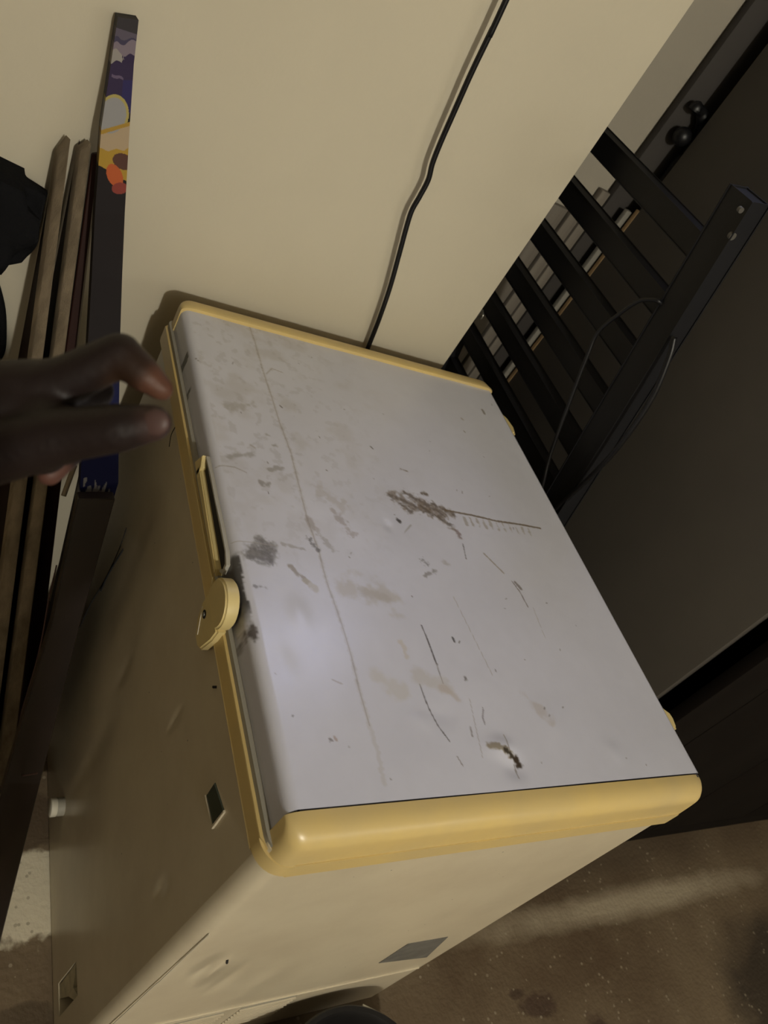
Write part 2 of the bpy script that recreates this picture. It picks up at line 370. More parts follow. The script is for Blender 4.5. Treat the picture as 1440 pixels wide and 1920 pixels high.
# arc length parameter so that the front face also gets its own marks
Yp = Y - np.maximum(-Z - 1e-4, 0) * (Y < .3)
base = np.array([.60, .606, .70]); C = np.ones((NX, NP, 3)) * base
f1 = fbm(X, Yp, 9, 5, 1); f2 = fbm(X, Yp, 60, 4, 2); f3 = fbm(X, Yp, 300, 2, 3)
C *= (1 - .10 * (f1 - .5))[..., None]
C *= (1 - .05 * (f2 - .5))[..., None]
warm_bounce = sstep(.5, .0, X) * .5; C = C * (1 - warm_bounce[..., None] * (1 - np.array([.97, .965, .90])))  # warm bounce from the cream wall, painted into the lid's far end
def lay(maskv, col, amt=1.0):
    global C
    m = np.clip(maskv * amt, 0, 1)[..., None]; C = C * (1 - m) + np.array(col) * m
def lp(u, v): p = on(u, v, 2, 0.); return p.x, p.y
def smudge(u, v, lu, lv, wd, col, amt, nsc=120, thr=.5, ox=0, soft=.2):
    """elongated smudge from pixel (u,v) to (lu,lv), half width wd metres, broken by noise"""
    a = np.array(lp(u, v)); b = np.array(lp(lu, lv)); d = b - a; L2 = max(d @ d, 1e-9)
    t = np.clip(((X - a[0]) * d[0] + (Yp - a[1]) * d[1]) / L2, 0, 1)
    dist = np.hypot(X - a[0] - d[0] * t, Yp - a[1] - d[1] * t)
    nz = fbm(X, Yp, nsc, 4, ox + u * .13)
    lay(sstep(thr - soft, thr + soft, nz + .55 * (1 - dist / wd) - .3) * (dist < wd * 1.6) * sstep(1.6, .7, dist / wd), col, amt)
def scratch(pts, wd, col, amt, jit=.0):
    P = [np.array(lp(*p)) for p in pts]
    best = np.full(X.shape, 9.); 
    for a, b in zip(P, P[1:]):
        d = b - a; L2 = max(d @ d, 1e-9); t = np.clip(((X - a[0]) * d[0] + (Yp - a[1]) * d[1]) / L2, 0, 1)
        best = np.minimum(best, np.hypot(X - a[0] - d[0] * t, Yp - a[1] - d[1] * t))
    best = best + (f3 - .5) * jit
    lay(sstep(wd * 1.3, wd * .5, best), col, amt)
GREY = (.13, .12, .12); BRN = (.21, .165, .115); DK = (.05, .045, .045); SH = (.40, .36, .33)
# general grime near the far front quarter
grime = sstep(.46, .74, fbm(X, Yp * 1.0, 26, 5, 9)) * sstep(.62, .2, X) * sstep(.42, .12, Y) * topm
lay(grime, (.42, .395, .375), .38)
lay(sstep(.60, .72, fbm(X, Yp, 90, 4, 19)) * sstep(.60, .3, X) * sstep(.34, .1, Y) * topm, (.32, .30, .29), .25)
# long crease running the length of the lid
cr = [(463, 597), (478, 640), (492, 690), (510, 745), (523, 790), (545, 850), (560, 910), (575, 970), (597, 1030), (612, 1090), (633, 1150), (655, 1220), (672, 1290), (692, 1360), (708, 1410), (720, 1470)]
scratch(cr, .0028, (.44, .41, .385), .35, .004); scratch(cr[:14], .0009, (.25, .22, .20), .55, .001)
scratch([(500, 700), (510, 690), (530, 698)], .0012, (.33, .30, .26), .6)
# brown scuff with a long tail
for k, (a, b, c, d, w_) in enumerate([(735, 930, 800, 960, .016), (760, 925, 830, 965, .014), (790, 950, 845, 985, .011), (810, 945, 850, 965, .010), (750, 945, 770, 960, .010), (790, 925, 800, 928, .007), (752, 880, 764, 884, .006), (742, 975, 750, 978, .004)]):
    smudge(a, b, c, d, w_, (.235, .19, .15), .8, 150, .50, k)
    smudge(a, b, c, d, w_ * .8, (.12, .095, .075), .7, 260, .60, k + 4)
scratch([(835, 957), (880, 965), (930, 977), (975, 983), (1013, 990)], .0020, (.16, .115, .065), .9, .0016)
for u in range(870, 1000, 12): smudge(u, 970 + (u - 870) * .17, u + 6, 984 + (u - 870) * .16, .004, (.32, .28, .22), .6, 200, .52, u)
smudge(855, 995, 862, 1006, .006, (.22, .16, .15), .8, 200, .45)
# grey rubbed patch by the latch
for k, (a, b, c, d, w_) in enumerate([(470, 1040, 500, 1048, .013), (490, 1015, 508, 1030, .013), (478, 1030, 500, 1035, .014), (503, 1040, 508, 1055, .008)]):
    smudge(a, b, c, d, w_, (.20, .19, .185), .8, 140, .44, k + 30); smudge(a, b, c, d, w_ * .8, GREY, .7, 320, .58, k + 40)
smudge(475, 1098, 498, 1101, .004, GREY, .7, 220, .5)
smudge(545, 1062, 575, 1090, .0045, (.26, .22, .16), .8, 160, .42); smudge(575, 1090, 592, 1105, .006, (.42, .38, .30), .6, 140, .42)
smudge(490, 905, 500, 907, .008, (.22, .20, .19), .7, 160, .45); smudge(505, 880, 530, 877, .006, (.28, .26, .25), .7, 120, .48); smudge(430, 855, 470, 852, .007, (.28, .26, .25), .6, 120, .5)
smudge(512, 836, 516, 836, .006, (.24, .22, .2), .7); smudge(500, 815, 506, 818, .005, (.26, .24, .21), .6); smudge(430, 765, 470, 758, .012, (.33, .31, .28), .5, 100, .5)
smudge(628, 960, 660, 1000, .010, (.30, .25, .23), .55, 220, .5); smudge(600, 920, 640, 950, .02, (.40, .36, .33), .4, 130, .52); smudge(580, 975, 590, 992, .008, (.3, .26, .24), .6, 160, .46)
smudge(580, 1010, 597, 1032, .006, GREY, .8, 340, .56); smudge(600, 1005, 625, 1030, .008, (.3, .28, .27), .5, 300, .54); smudge(530, 1020, 570, 1030, .004, (.3, .28, .27), .6, 200, .48)
smudge(655, 1100, 730, 1125, .030, (.45, .415, .37), .6, 60, .5); smudge(680, 1110, 720, 1120, .012, (.40, .37, .34), .5, 120, .48)
smudge(790, 1050, 800, 1060, .008, DK, .6, 400, .62); smudge(795, 1080, 815, 1072, .005, (.2, .18, .17), .7, 260, .52); smudge(832, 1058, 838, 1060, .008, (.33, .30, .28), .5)
smudge(745, 975, 748, 978, .005, DK, .8, 200, .5); smudge(755, 1003, 770, 985, .0016, (.28, .26, .24), .6)
# fine scratches
for pts, wd, col, am in [([(868, 1020), (874, 1048)], .0010, DK, .7), ([(908, 1038), (925, 1055), (944, 1074)], .0016, (.30, .26, .22), .8), ([(960, 1090), (975, 1110), (990, 1138)], .0012, (.14, .11, .10), .8),
                         ([(966, 1092), (977, 1104)], .0026, (.16, .13, .12), .8), ([(790, 1173), (803, 1205), (818, 1245)], .0011, (.07, .06, .06), .9), ([(818, 1245), (830, 1282)], .0009, (.16, .14, .13), .8),
                         ([(787, 1284), (800, 1320), (822, 1362), (843, 1390)], .0009, (.09, .08, .08), .85), ([(857, 1418), (868, 1436)], .0008, (.2, .18, .18), .8), ([(848, 1196), (852, 1204)], .0016, DK, .9),
                         ([(850, 1120), (905, 1230), (925, 1270)], .0006, (.36, .33, .32), .7), ([(880, 1310), (905, 1420)], .0007, (.34, .31, .31), .6), ([(1000, 1140), (1022, 1195)], .0007, (.36, .34, .33), .6),
                         ([(906, 1330), (905, 1345), (909, 1358)], .0011, (.22, .2, .24), .8), ([(882, 1363), (886, 1380)], .0013, (.2, .18, .18), .7), ([(944, 1378), (955, 1410)], .0007, (.2, .17, .14), .8), ([(966, 1432), (974, 1458)], .0008, (.22, .19, .17), .8),
                         ([(525, 760), (529, 764)], .0016, (.12, .1, .09), .8), ([(695, 838), (699, 842)], .0016, (.1, .09, .08), .8), ([(364, 668), (374, 678)], .0010, (.15, .13, .12), .8),
                         ([(905, 768), (909, 775)], .0028, (.2, .17, .14), .8), ([(866, 784), (868, 786)], .003, (.32, .28, .24), .6), ([(870, 808), (872, 810)], .0018, (.2, .17, .14), .7), ([(860, 640), (1, 1)][:1] * 2, .001, DK, .5),
                         ([(400, 870), (440, 876), (462, 886)], .0010, (.3, .27, .25), .6), ([(430, 1012), (480, 1018), (520, 1024)], .0009, (.36, .33, .31), .6), ([(470, 835), (478, 840)], .0014, (.34, .31, .29), .6),
                         ([(622, 1275), (640, 1283)], .0010, (.34, .30, .29), .6), ([(618, 1385), (624, 1389)], .0012, (.15, .13, .13), .8), ([(627, 1382), (631, 1388)], .0016, (.34, .25, .22), .7)]:
    scratch(pts, wd, col, am, wd * .8)
smudge(752, 1205, 760, 1230, .006, (.54, .49, .43), .6, 120, .42); smudge(770, 1260, 835, 1290, .014, (.50, .47, .44), .5, 60, .46); smudge(830, 1290, 855, 1308, .008, (.50, .44, .42), .6, 90, .42); smudge(710, 1270, 750, 1300, .018, (.52, .49, .45), .5, 50, .5)
smudge(872, 1271, 873, 1274, .004, (.14, .13, .13), .8, 300, .5); smudge(980, 1300, 1030, 1350, .012, (.47, .42, .40), .5, 80, .5)
rs = random.Random(5)
for k in range(70):
    u, v = rs.uniform(430, 1230), rs.uniform(640, 1470); pp = lp(u, v)
    if .04 < pp[0] < .77 and .02 < pp[1] < .59: scratch([(u, v), (u + rs.uniform(-2, 2), v + rs.uniform(-1, 4))], rs.uniform(.0006, .0011), (.14, .12, .12), rs.uniform(.4, .9))
# tear in the sheet near the near back corner: rusty crescent with a raised rim
tear = [(915, 1398), (930, 1400), (945, 1406), (958, 1416), (968, 1424), (974, 1432)]
scratch(tear, .0042, (.20, .15, .055), .75, .006); scratch(tear[2:], .0028, (.045, .035, .025), .95, .004); scratch(tear[4:], .0050, (.05, .035, .025), .9, .006)
# front face of the lid: chipped black spots and a dark worn band by the latch
fr = (Y < LY0 + .010)
chip = np.zeros_like(X)
for (a, b, r0) in [((351, 668), (338, 700), .0068), ((334, 704), (331, 722), .0038), ((354, 735), (351, 743), .0032), ((349, 752), (347, 764), .0052), ((347, 764), (340, 778), .0036), ((338, 700), (335, 706), .0030)]:
    p0, p1 = on(*a, 1, LY0), on(*b, 1, LY0); d0, d1 = p1.x - p0.x, p1.z - p0.z
    t = np.clip(((X - p0.x) * d0 + (Z - p0.z) * d1) / (d0 * d0 + d1 * d1), 0, 1)
    chip = np.maximum(chip, np.hypot(X - p0.x - d0 * t, Z - p0.z - d1 * t) + (f3 - .5) * .003 + (f2 - .5) * .004 < r0)
lay(chip * fr, (.02, .018, .018), .95)
edge = LY0 + .0052 + (f2 - .5) * .010 + (f3 - .5) * .004
band = sstep(.482, .494, X + (f2 - .5) * .01) * sstep(.585, .555, X + (f2 - .5) * .02) * sstep(.0012, -.0006, Y - edge) * (Z < -.001)
lay(band, (.030, .027, .027), .93)
oval = sstep(1.2, .7, np.hypot((X - .592) / .013, (Y - LY0 - .004) / .0045) + (f2 - .5) * 1.0 + (f3 - .5) * .5)
lay(oval * fr, (.05, .035, .032), .9)
# dents
Zd = Z.copy()
def dent(u, v, sx, sy, amp):
    global Zd
    a, b_ = lp(u, v); Zd += amp * np.exp(-((X - a) / sx) ** 2 - ((Y - b_) / sy) ** 2) * topm
Zd += (fbm(X, Y, 7, 2, 33) - .5) * .0030 * topm * sstep(0, .03, Y - LY0 - rr_) * sstep(LY1, LY1 - .03, Y)
for q in [(725, 985, .010, .008, -.0012), (1150, 1410, .014, .010, .0012), (790, 1350, .010, .012, .0010), (940, 1400, .012, .020, .0030), (965, 1440, .012, .015, -.0024), (980, 1010, .01, .01, .0008), (830, 1340, .012, .02, -.0010), (560, 1150, .02, .012, .0010), (530, 1240, .02, .015, -.0008), (1040, 1360, .03, .03, .0010)]: dent(*q)
verts = np.stack([X, Y, Zd], -1).reshape(-1, 3)
idx = np.arange(NX * NP).reshape(NX, NP)
quads = np.stack([idx[:-1, :-1], idx[1:, :-1], idx[1:, 1:], idx[:-1, 1:]], -1).reshape(-1, 4)
me = bpy.data.meshes.new('lid'); me.vertices.add(len(verts)); me.vertices.foreach_set('co', verts.ravel())
me.loops.add(quads.size); me.loops.foreach_set('vertex_index', quads.ravel())
me.polygons.add(len(quads)); me.polygons.foreach_set('loop_start', np.arange(len(quads)) * 4)
me.update(); me.validate()
at_ = me.attributes.new('Col', 'FLOAT_COLOR', 'POINT')
at_.data.foreach_set('color', np.concatenate([C.reshape(-1, 3), np.ones((NX * NP, 1))], 1).astype(np.float32).ravel())
lid = link('lid', me, M_LID, fz, True)
tag(lid, 'white enamelled lid sheet with scuffs, scratches and a rusty tear')
link('lid_core', bm2me(box_bm(.012, .800, .0095, .598, -.048, -.008)), M_GASK, lid)
# end caps
def end_cap(x0, x1, outer, top):
    bm = bmesh.new()
    segs = 8; R = .024 if outer > 0 else .010; prof = []
    # profile in (x, z): inner top edge -> rounded outer shoulder -> skirt
    zb = -.052
    if outer > 0:
        prof = [(x0, zb), (x0, top)] + [(x1 - R + R * math.sin(a), top - R * .8 + R * .8 * math.cos(a)) for a in [math.pi / 2 * k / segs for k in range(segs + 1)]] + [(x1 + .0005, -.03), (x1 + .0012, zb)]
    else:
        prof = [(x1, zb), (x1, top + .002), (x1 - .003, top + .0035)] + [(x0 + R - R * math.sin(a), top - R + R * math.cos(a)) for a in [math.pi / 2 * k / segs for k in range(segs + 1)]] + [(x0, zb)]
    # sweep along y with shrinking ends so that the cap's corners are rounded in plan
    ends = []
    rc = .020
    for k in range(7):
        a = math.pi / 2 * k / 6; ends.append((LY0 - .0015 + rc * (1 - math.sin(a)), rc * (1 - math.cos(a))))
    st_ = [(y, s) for y, s in reversed(ends)] ; st_ = sorted(ends, key=lambda e: e[0])
    # at the end of the sweep the profile is drawn in by s towards the inner side
    stations = []
    for y, s in st_: stations.append((y, s))
    stations = [(LY0 - .0015 + rc * (1 - math.cos(a)), rc * (1 - math.sin(a))) for a in [math.pi / 2 * k / 6 for k in range(7)]]
    yb = LY1 + .003
    stations += [(yb - rc * (1 - math.cos(a)), rc * (1 - math.sin(a))) for a in [math.pi / 2 * k / 6 for k in range(6, -1, -1)]]
    rings = []
    xin = x0 if outer > 0 else x1
    span = abs(x1 - x0)
    for y, s in stations:
        f = (span - s * .9) / span
        rings.append([bm.verts.new((xin + (px - xin) * f, y, pz - s * .35 * max(0, (pz - zb) / (-zb)))) for px, pz in prof])
    for A, B in zip(rings, rings[1:]):
        for k in range(len(prof)):
            k2 = (k + 1) % len(prof); bm.faces.new((A[k], A[k2], B[k2], B[k]))
    bm.faces.new(rings[0]); bm.faces.new(rings[-1][::-1])
    return bm2me(bm)
tag(link('end_cap', end_cap(CAPN + .0006, .8145, 1, -.0012), M_YEL, lid, 50), 'wide yellow plastic end cap on the near edge of the lid')
tag(link('end_cap', end_cap(.0, CAPF, -1, .003), M_YEL, lid, 50), 'narrow yellow plastic end cap on the wall edge of the lid')
link('joint_strip', bm2me(box_bm(CAPN - .003, CAPN + .004, LY0 + .012, LY1 - .004, -.03, -.0022)), mat('dark_blue_joint', (.03, .028, .045, 1), .7), lid)  # dark blue line filling the joint between sheet and cap
# handle: yellow recessed pull on the lid front
hb_ = bmesh.new()
prism_bm([(.312, -.036), (.324, -.012), (.336, -.022), (.336, -.038)], 1, -.003, .008, .001, 1, hb_)
prism_bm([(.328, -.026), (.486, -.034), (.490, -.042), (.328, -.039)], 1, -.003, .008, .0015, 2, hb_)
hd = link('handle', bm2me(hb_), M_YEL2, fz, 40)
hb_ = bmesh.new()
prism_bm([(.318, -.024), (.326, -.0105), (.36, -.0095), (.40, -.0108), (.44, -.0096), (.478, -.0104), (.494, -.015), (.496, -.030), (.488, -.036), (.486, -.033), (.492, -.027), (.490, -.018), (.476, -.0128), (.328, -.0125), (.321, -.022)], 1, .0015, .0075, .0005, 1, hb_)
tag(link('grip_lip', bm2me(hb_), M_LATH, hd, 40), 'thin pale chipped lip of the handle')
link('grip_slot', bm2me(prism_bm([(.330, -.0125), (.476, -.0125), (.490, -.018), (.488, -.034), (.330, -.027)], 1, .0040, .0068)), M_DARKGAP, hd)
# latch: round upper keeper and tapered lock plate
LT = -.0125
disc = [(.511, -.041)] + [(.5375 + .0285 * math.cos(a), -.030 + .0285 * math.sin(a)) for a in [math.radians(205 - k * 13.2) for k in range(20)]]
la = link('latch', bm2me(prism_bm(disc, 1, LT, .004, .0022, 3)), M_YEL2, fz, 40)
plate = [(.510, -.0425), (.5655, -.0445), (.564, -.063), (.555, -.095), (.547, -.101), (.533, -.100), (.518, -.087), (.509, -.066)]
lpz = link('lock_plate', bm2me(prism_bm(plate, 1, LT + .0015, .0015, .0022, 3)), M_YEL2, fz, 40)
kb = bmesh.new(); kc = Vector((.5265, LT + .001, -.066))
tube_bm([kc, kc + Vector((0, .003, 0)), kc + Vector((0, .006, 0))], .0052, 16, kb)
tag(link('keyhole_ring', bm2me(kb), M_DARKGAP, lpz, 40), 'dark keyhole')
kb = bmesh.new(); tube_bm([kc + Vector((0, -.0012, 0)), kc + Vector((0, .002, 0))], .0026, 12, kb); link('lock_cylinder', bm2me(kb), M_STEEL, lpz, 40)
link('scratched_lettering', bm2me(bar_bm((.515, LT + .0012, -.067), (.536, LT + .0012, -.093), (1, 0, 0), .0009, .0006, 0)), M_WHITEPL, lpz)
# hinges on the back edge
for (a, b) in ((.072, .135), (.676, .720)):
    link('hinge', bm2me(prism_bm([(a, LY1), (b, LY1), (b - .004, LY1 + .017), (b - .02, LY1 + .021), (a + .02, LY1 + .014), (a + .006, LY1 + .008)], 2, -.075, -.008, .003, 2)), M_YEL2, fz, 40)
# drain cap low on the front
kc = Vector((.436, .0, -.778)); kb = bmesh.new()
tube_bm([kc + Vector((0, .003, 0)), kc + Vector((0, -.010, 0))], .0155, 28, kb)
dc = link('drain_cap', bm2me(kb), M_GASK, fz, 40)
kb = bmesh.new(); tube_bm([kc + Vector((0, -.010, 0)), kc + Vector((0, -.0115, 0)), kc + Vector((0, -.020, 0)), kc + Vector((0, -.021, 0))], [.0150, .0162, .0162, .0150], 28, kb)
tag(link('cap_rim', bm2me(kb), M_WHITEPL, dc, 40), 'white ribbed rim of the drain cap')
# indicator window on the front
iw = link('indicator_window', bm2me(prism_bm([(.693, -.137), (.728, -.126), (.7305, -.158), (.695, -.163)], 1, .0005, .0065, .0006, 1)), M_GREEN, fz, 40)
link('window_bezel', bm2me(prism_bm([(.7285, -.124), (.731, -.124), (.7330, -.160), (.695, -.1665), (.694, -.164), (.7305, -.1585)], 1, -.0005, .004, .0004, 1)), M_BODY, iw, 40)
# right end: worn label, panel seam, vent louvers
q = [(710, 1806), (765, 1770), (840, 1757), (800, 1795)]; pts = [on(u, v, 0, BX1 + .0006) for u, v in q]
link('worn_label', bm2me(prism_bm([(p.y, p.z) for p in pts], 0, BX1 - .0005, BX1 + .0007)), M_ENDMETAL, fz)
sb = bmesh.new(); A = on(325, 1913, 0, BX1); B = on(716, 1830, 0, BX1); B.y = .575
tube_bm([Vector((BX1, A.y - .09, A.z + .006)), A, (A + B) / 2, B], .0022, 8, sb); link('panel_seam', bm2me(sb), M_BODY, fz, 40)
for g0, (ya, yb_) in enumerate([(.045, .205), (.232, .330)]):
    for k in range(9):
        z = -.700 - .0125 * k - (.004 if g0 else 0)
        link('louver', bm2me(prism_bm([(BX1 - .001, z), (BX1 + .0032, z - .0005), (BX1 + .0032, z - .0035), (BX1 - .001, z - .005)], 1, ya, yb_)), M_BODY, fz)
    link('vent_gap_shade', bm2me(box_bm(BX1 - .001, BX1 + .0004, ya, yb_, -.700 - .0125 * 9, -.694)), M_GASK, fz)  # darker plate that paints in the shade between the louvers
cs = bmesh.new(); A = on(392, 1752, 0, BX1); B = on(250, 1885, 0, BX1)
tube_bm([A, A + (B - A) * .3, A + (B - A) * .62 + Vector((.0008, 0, 0)), A + (B - A) * .66, B, A + (B - A) * 2.0], .0007, 8, cs); link('corner_seam_highlight', bm2me(cs), M_WHITEPL, fz, 40)  # seam bead in white, its edge highlight put in as colour
for pts, rr in (([(238, 990), (222, 1035), (196, 1090), (172, 1130), (150, 1176)], .0016), ([(232, 1030), (205, 1075), (190, 1108)], .0022), ([(345, 758), (332, 795), (322, 815), (318, 838)], .0012), ([(400, 1288), (407, 1288)], .0016)):
    kb = bmesh.new(); tube_bm(catmull([on(u, v, 1, BY0 + .0004) for u, v in pts], 4), rr, 6, kb); link('scratch', bm2me(kb), M_DARKGAP, fz, True)
ds = bmesh.new(); tube_bm([Vector((BX1, .085, -.372)), Vector((BX1 + .0006, .089, -.384))], .0016, 8, ds); link('paint_chip', bm2me(ds), M_DARKGAP, fz)

# ------------------------------------------------------------------ wall cord
cp = [(949, 0), (923, 55), (885, 134), (853, 206), (827, 265), (811, 306), (803, 337), (787, 368), (772, 395), (762, 426), (751, 467), (732, 536), (712, 595), (693, 644)]
P = [on(u, v, 0, WX + .030 - .012 * v / 650) for u, v in cp]
up_ = P[0] - P[1]; up_.x = 0; kz = (CZ - .004 - P[0].z) / up_.z
P[0:0] = [P[0] + up_ * kz, P[0] + up_ * kz * .66, P[0] + up_ * kz * .33]
P += [P[-1] + (P[-1] - P[-2]) * 1.0, P[-1] + (P[-1] - P[-2]) * 3, Vector((WX + .02, .46, -.6)), Vector((WX + .02, .48, FZ + .01)), Vector((WX + .03, .40, FZ + .006))]
tag(link('power_cord', bm2me(tube_bm(catmull(P, 8), .0042, 10)), M_BLACK, None, True), 'thin black power cord running down the cream wall behind the freezer', 'cord')

# ------------------------------------------------------------------ slatted bed frame leaning in the recess
SL, D0 = .22, .692
def fp(x, z, off=0): return Vector((x, D0 - SL * z + off, z + off * SL))
NRM = Vector((0, 1, SL)).normalized()
bf = thing('bed_frame', 'black slatted bed frame leaning upright in the gap behind the freezer', 'bed frame', (0, D0 + SL * H, FZ))
def rail(xa, xb, wd, th, off):
    a = fp(xa, .513) + NRM * off; b = fp(xb, FZ + .006) + NRM * off
    return bm2me(bar_bm(a, b, (1, 0, 0), wd, th, .002, None, 2))
link('rail', rail(.2145, .262, .050, .030, .012), M_BLACKMETAL, bf, 40)
link('rail', rail(-.310, -.310, .045, .030, .012), M_BLACKMETAL, bf, 40)
for k in range(14):
    zt = .4395 - .0955 * k - .0012 * k; zb = zt - .037
    if zb < FZ + .06: break
    a = fp(-.305, (zt + zb) / 2) + NRM * .016; b = fp(.200 + .04 * min(k, 6) / 6, (zt + zb) / 2) + NRM * .016
    link('slat', bm2me(bar_bm(a, b, (0, -SL, 1), zt - zb, .018, .0015)), M_BLACKMETAL, bf, 40)
for (u, v, rr) in ((1373, 443, .0055), (1389, 394, .004)):
    c = on(u, v, 0, .2405); kb = bmesh.new(); tube_bm([c + Vector((-.004, 0, 0)), c + Vector((.0015, 0, 0))], rr, 12, kb)
    link('bolt', bm2me(kb), M_BOLT, bf, 40)
# cable looped round the rail
lp_ = [(.188, .332), (.168, .316), (.149, .280), (.130, .229), (.138, .186), (.159, .100), (.182, .007), (.200, -.042), (.208, -.075), (.212, -.13)]
P = [fp(x, z) - NRM * (.012 + .012 * math.sin(math.pi * i / 9)) for i, (x, z) in enumerate(lp_)]
P = [fp(.2015, .300) + NRM * .030, fp(.197, .322) + NRM * .012, fp(.196, .334) - NRM * .006] + P
tag(link('loop_cable', bm2me(tube_bm(catmull(P, 8), .0034, 10)), M_BLACK, None, True), 'glossy black cable looping from the bed frame rail down across its slats', 'cable')
lp2 = [(.255, .315), (.268, .290), (.284, .235), (.288, .180), (.284, .107), (.270, .030), (.252, -.05), (.24, -.12)]
P = [fp(x, z) - NRM * .002 for x, z in lp2]
tag(link('side_cable', bm2me(tube_bm(catmull(P, 8), .0045, 10)), M_BLACK, None, True), 'black cable sagging along the outer side of the bed frame rail', 'cable')
# little wire hook at the wall corner
c = on(905, 592, 1, .600)
P = [c + Vector((-.012, 0, .004)), c + Vector((-.004, -.002, .006)), c + Vector((.003, -.002, .002)), c + Vector((.002, -.001, -.006)), c + Vector((-.006, 0, -.006))]
P = [Vector((-.085, .562, c.z + .006))] + P
tag(link('wire_hook', bm2me(tube_bm(catmull(P, 5), .0018, 8)), M_STEEL, None, True), 'tiny bent silver wire sticking out at the edge of the cream wall', 'hook')

# ------------------------------------------------------------------ wardrobe behind
WY, WXB, WXF = .925, -.285, .547
wd_ = thing('wardrobe', 'tall dark wardrobe with grey-brown side and dark brown doors behind the freezer', 'wardrobe', (.13, 1.6, FZ))
WT = 1.05
box('side_panel', M_WARD, wd_, WXB, WXF, WY, WY + .018, FZ, WT, .001)
box('side_panel', M_WARD, wd_, WXB, WXF, 2.40, 2.418, FZ, WT, .001)
tag(box('back_panel', M_TAN, wd_, WXB - .0095, WXB + .001, WY - .001, 2.416, FZ + .02, .318, .0005), 'tan hardboard back edge')
box('carcass_top', M_WARD, wd_, WXB, WXF, WY + .018, 2.40, WT - .02, WT, .001)
box('carcass_bottom', M_DOOR, wd_, WXB, WXF, WY + .018, 2.40, FZ + .06, FZ + .08, .001)
box('plinth', M_DOOR, wd_, WXF - .02, WXF + .055, WY + .004, 2.41, FZ, FZ + .07, .001)
for ya, yb_ in ((WY + .002, 1.062), (1.066, 1.482), (1.486, 1.902), (1.906, 2.416)):
    box('door', M_DOOR, wd_, WXF + .034, WXF + .058, ya, yb_, FZ + .075, WT, .0025)
box('front_rail', M_DARKGAP, wd_, WXF, WXF + .034, WY + .022, 2.40, FZ + .06, FZ + .12, .001)
# things in the slot between the wardrobe and the recess wall
tag(box('leaning_panel', M_PANELD, None, SX + .006, SX + .024, .884, 1.30, FZ, 1.02, .001), 'dark grey panel standing against the recess wall beside the wardrobe', 'panel')
for k, (ya, yb_, zt) in enumerate(((.770, .812, .245), (.822, .852, .28), (.858, .882, .31))):
    lb = ['broadest of the three pale planks on the recess wall, nearest the cream wall corner', 'middle one of the three pale planks on the recess wall', 'narrowest of the three pale planks on the recess wall, beside the dark grey panel'][k]
    tag(box('plank', M_PLANKG, None, SX + .004, SX + .020, ya, yb_, FZ, zt, .0015), lb, 'plank', 'pale planks on the recess wall')
tag(box('edge_strip', mat('dull_white_edge', (.20, .19, .165, 1), .7), wd_, WXB - .028, WXB - .0165, WY - .012, WY + .003, -.45, .305, .001), 'pale strip beside the tan back edge')
hp = [on(u, v, 0, -.312) for u, v in [(1232, 345), (1262, 318), (1283, 296), (1298, 276), (1310, 252), (1318, 228), (1316, 210), (1306, 202), (1300, 208)]]
hp = [Vector((-.309, .966, FZ)), Vector((-.309, .966, -.2)), Vector((-.309, .966, .15))] + hp[1:]
pth = catmull(hp, 6); rad = [.0125 if i < len(pth) - 14 else .0095 for i in range(len(pth))]
for i in range(len(pth) - 8, len(pth)): rad[i] = .0125
hs = link('hose', bm2me(tube_bm(pth, rad, 12)), M_BLACK, None, True)
tag(hs, 'black hooked hose with a round knob standing in the slot beside the wardrobe', 'hose')
kb = bmesh.new(); bmesh.ops.create_icosphere(kb, subdivisions=3, radius=.0185, matrix=Matrix.Translation(on(1279, 256, 0, -.306))); link('knob', bm2me(kb), M_BLACK, hs, True)

# ------------------------------------------------------------------ printed canvas strip and boards left of the freezer
cs_ = [(260, 38, 221, 32, -.145), (251, 120, 208, 120, -.138), (243, 240, 190, 240, -.126), (234, 400, 178, 400, -.110), (229, 520, 172, 520, -.098), (225, 640, 165, 640, -.086), (223, 780, 158, 780, -.072), (222, 905, 150, 915, -.060)]
Rp = [on(a, b, 1, y) for a, b, c, d, y in cs_]; Lp = [on(c, d, 0, Rp[k].x + .002) for k, (a, b, c, d, y) in enumerate(cs_)]
ext = lambda Q: Q + [Q[-1] + (Q[-1] - Q[-2]) * ((Q[-1].z - FZ - .004) / (Q[-2].z - Q[-1].z))]
Rp.append(on(52, 1478, 2, FZ + .004)); Lp.append(on(22, 1478, 2, FZ + .004))
yy = [c[1] for c in cs_] + [1500]
NT_, NU = 1100, 44
def interp(Q, t):
    k = min(int(t), len(Q) - 2); return Q[k].lerp(Q[k + 1], t - k)
tt = [(len(Rp) - 1) * i / NT_ for i in range(NT_ + 1)]
V = []; CC = []
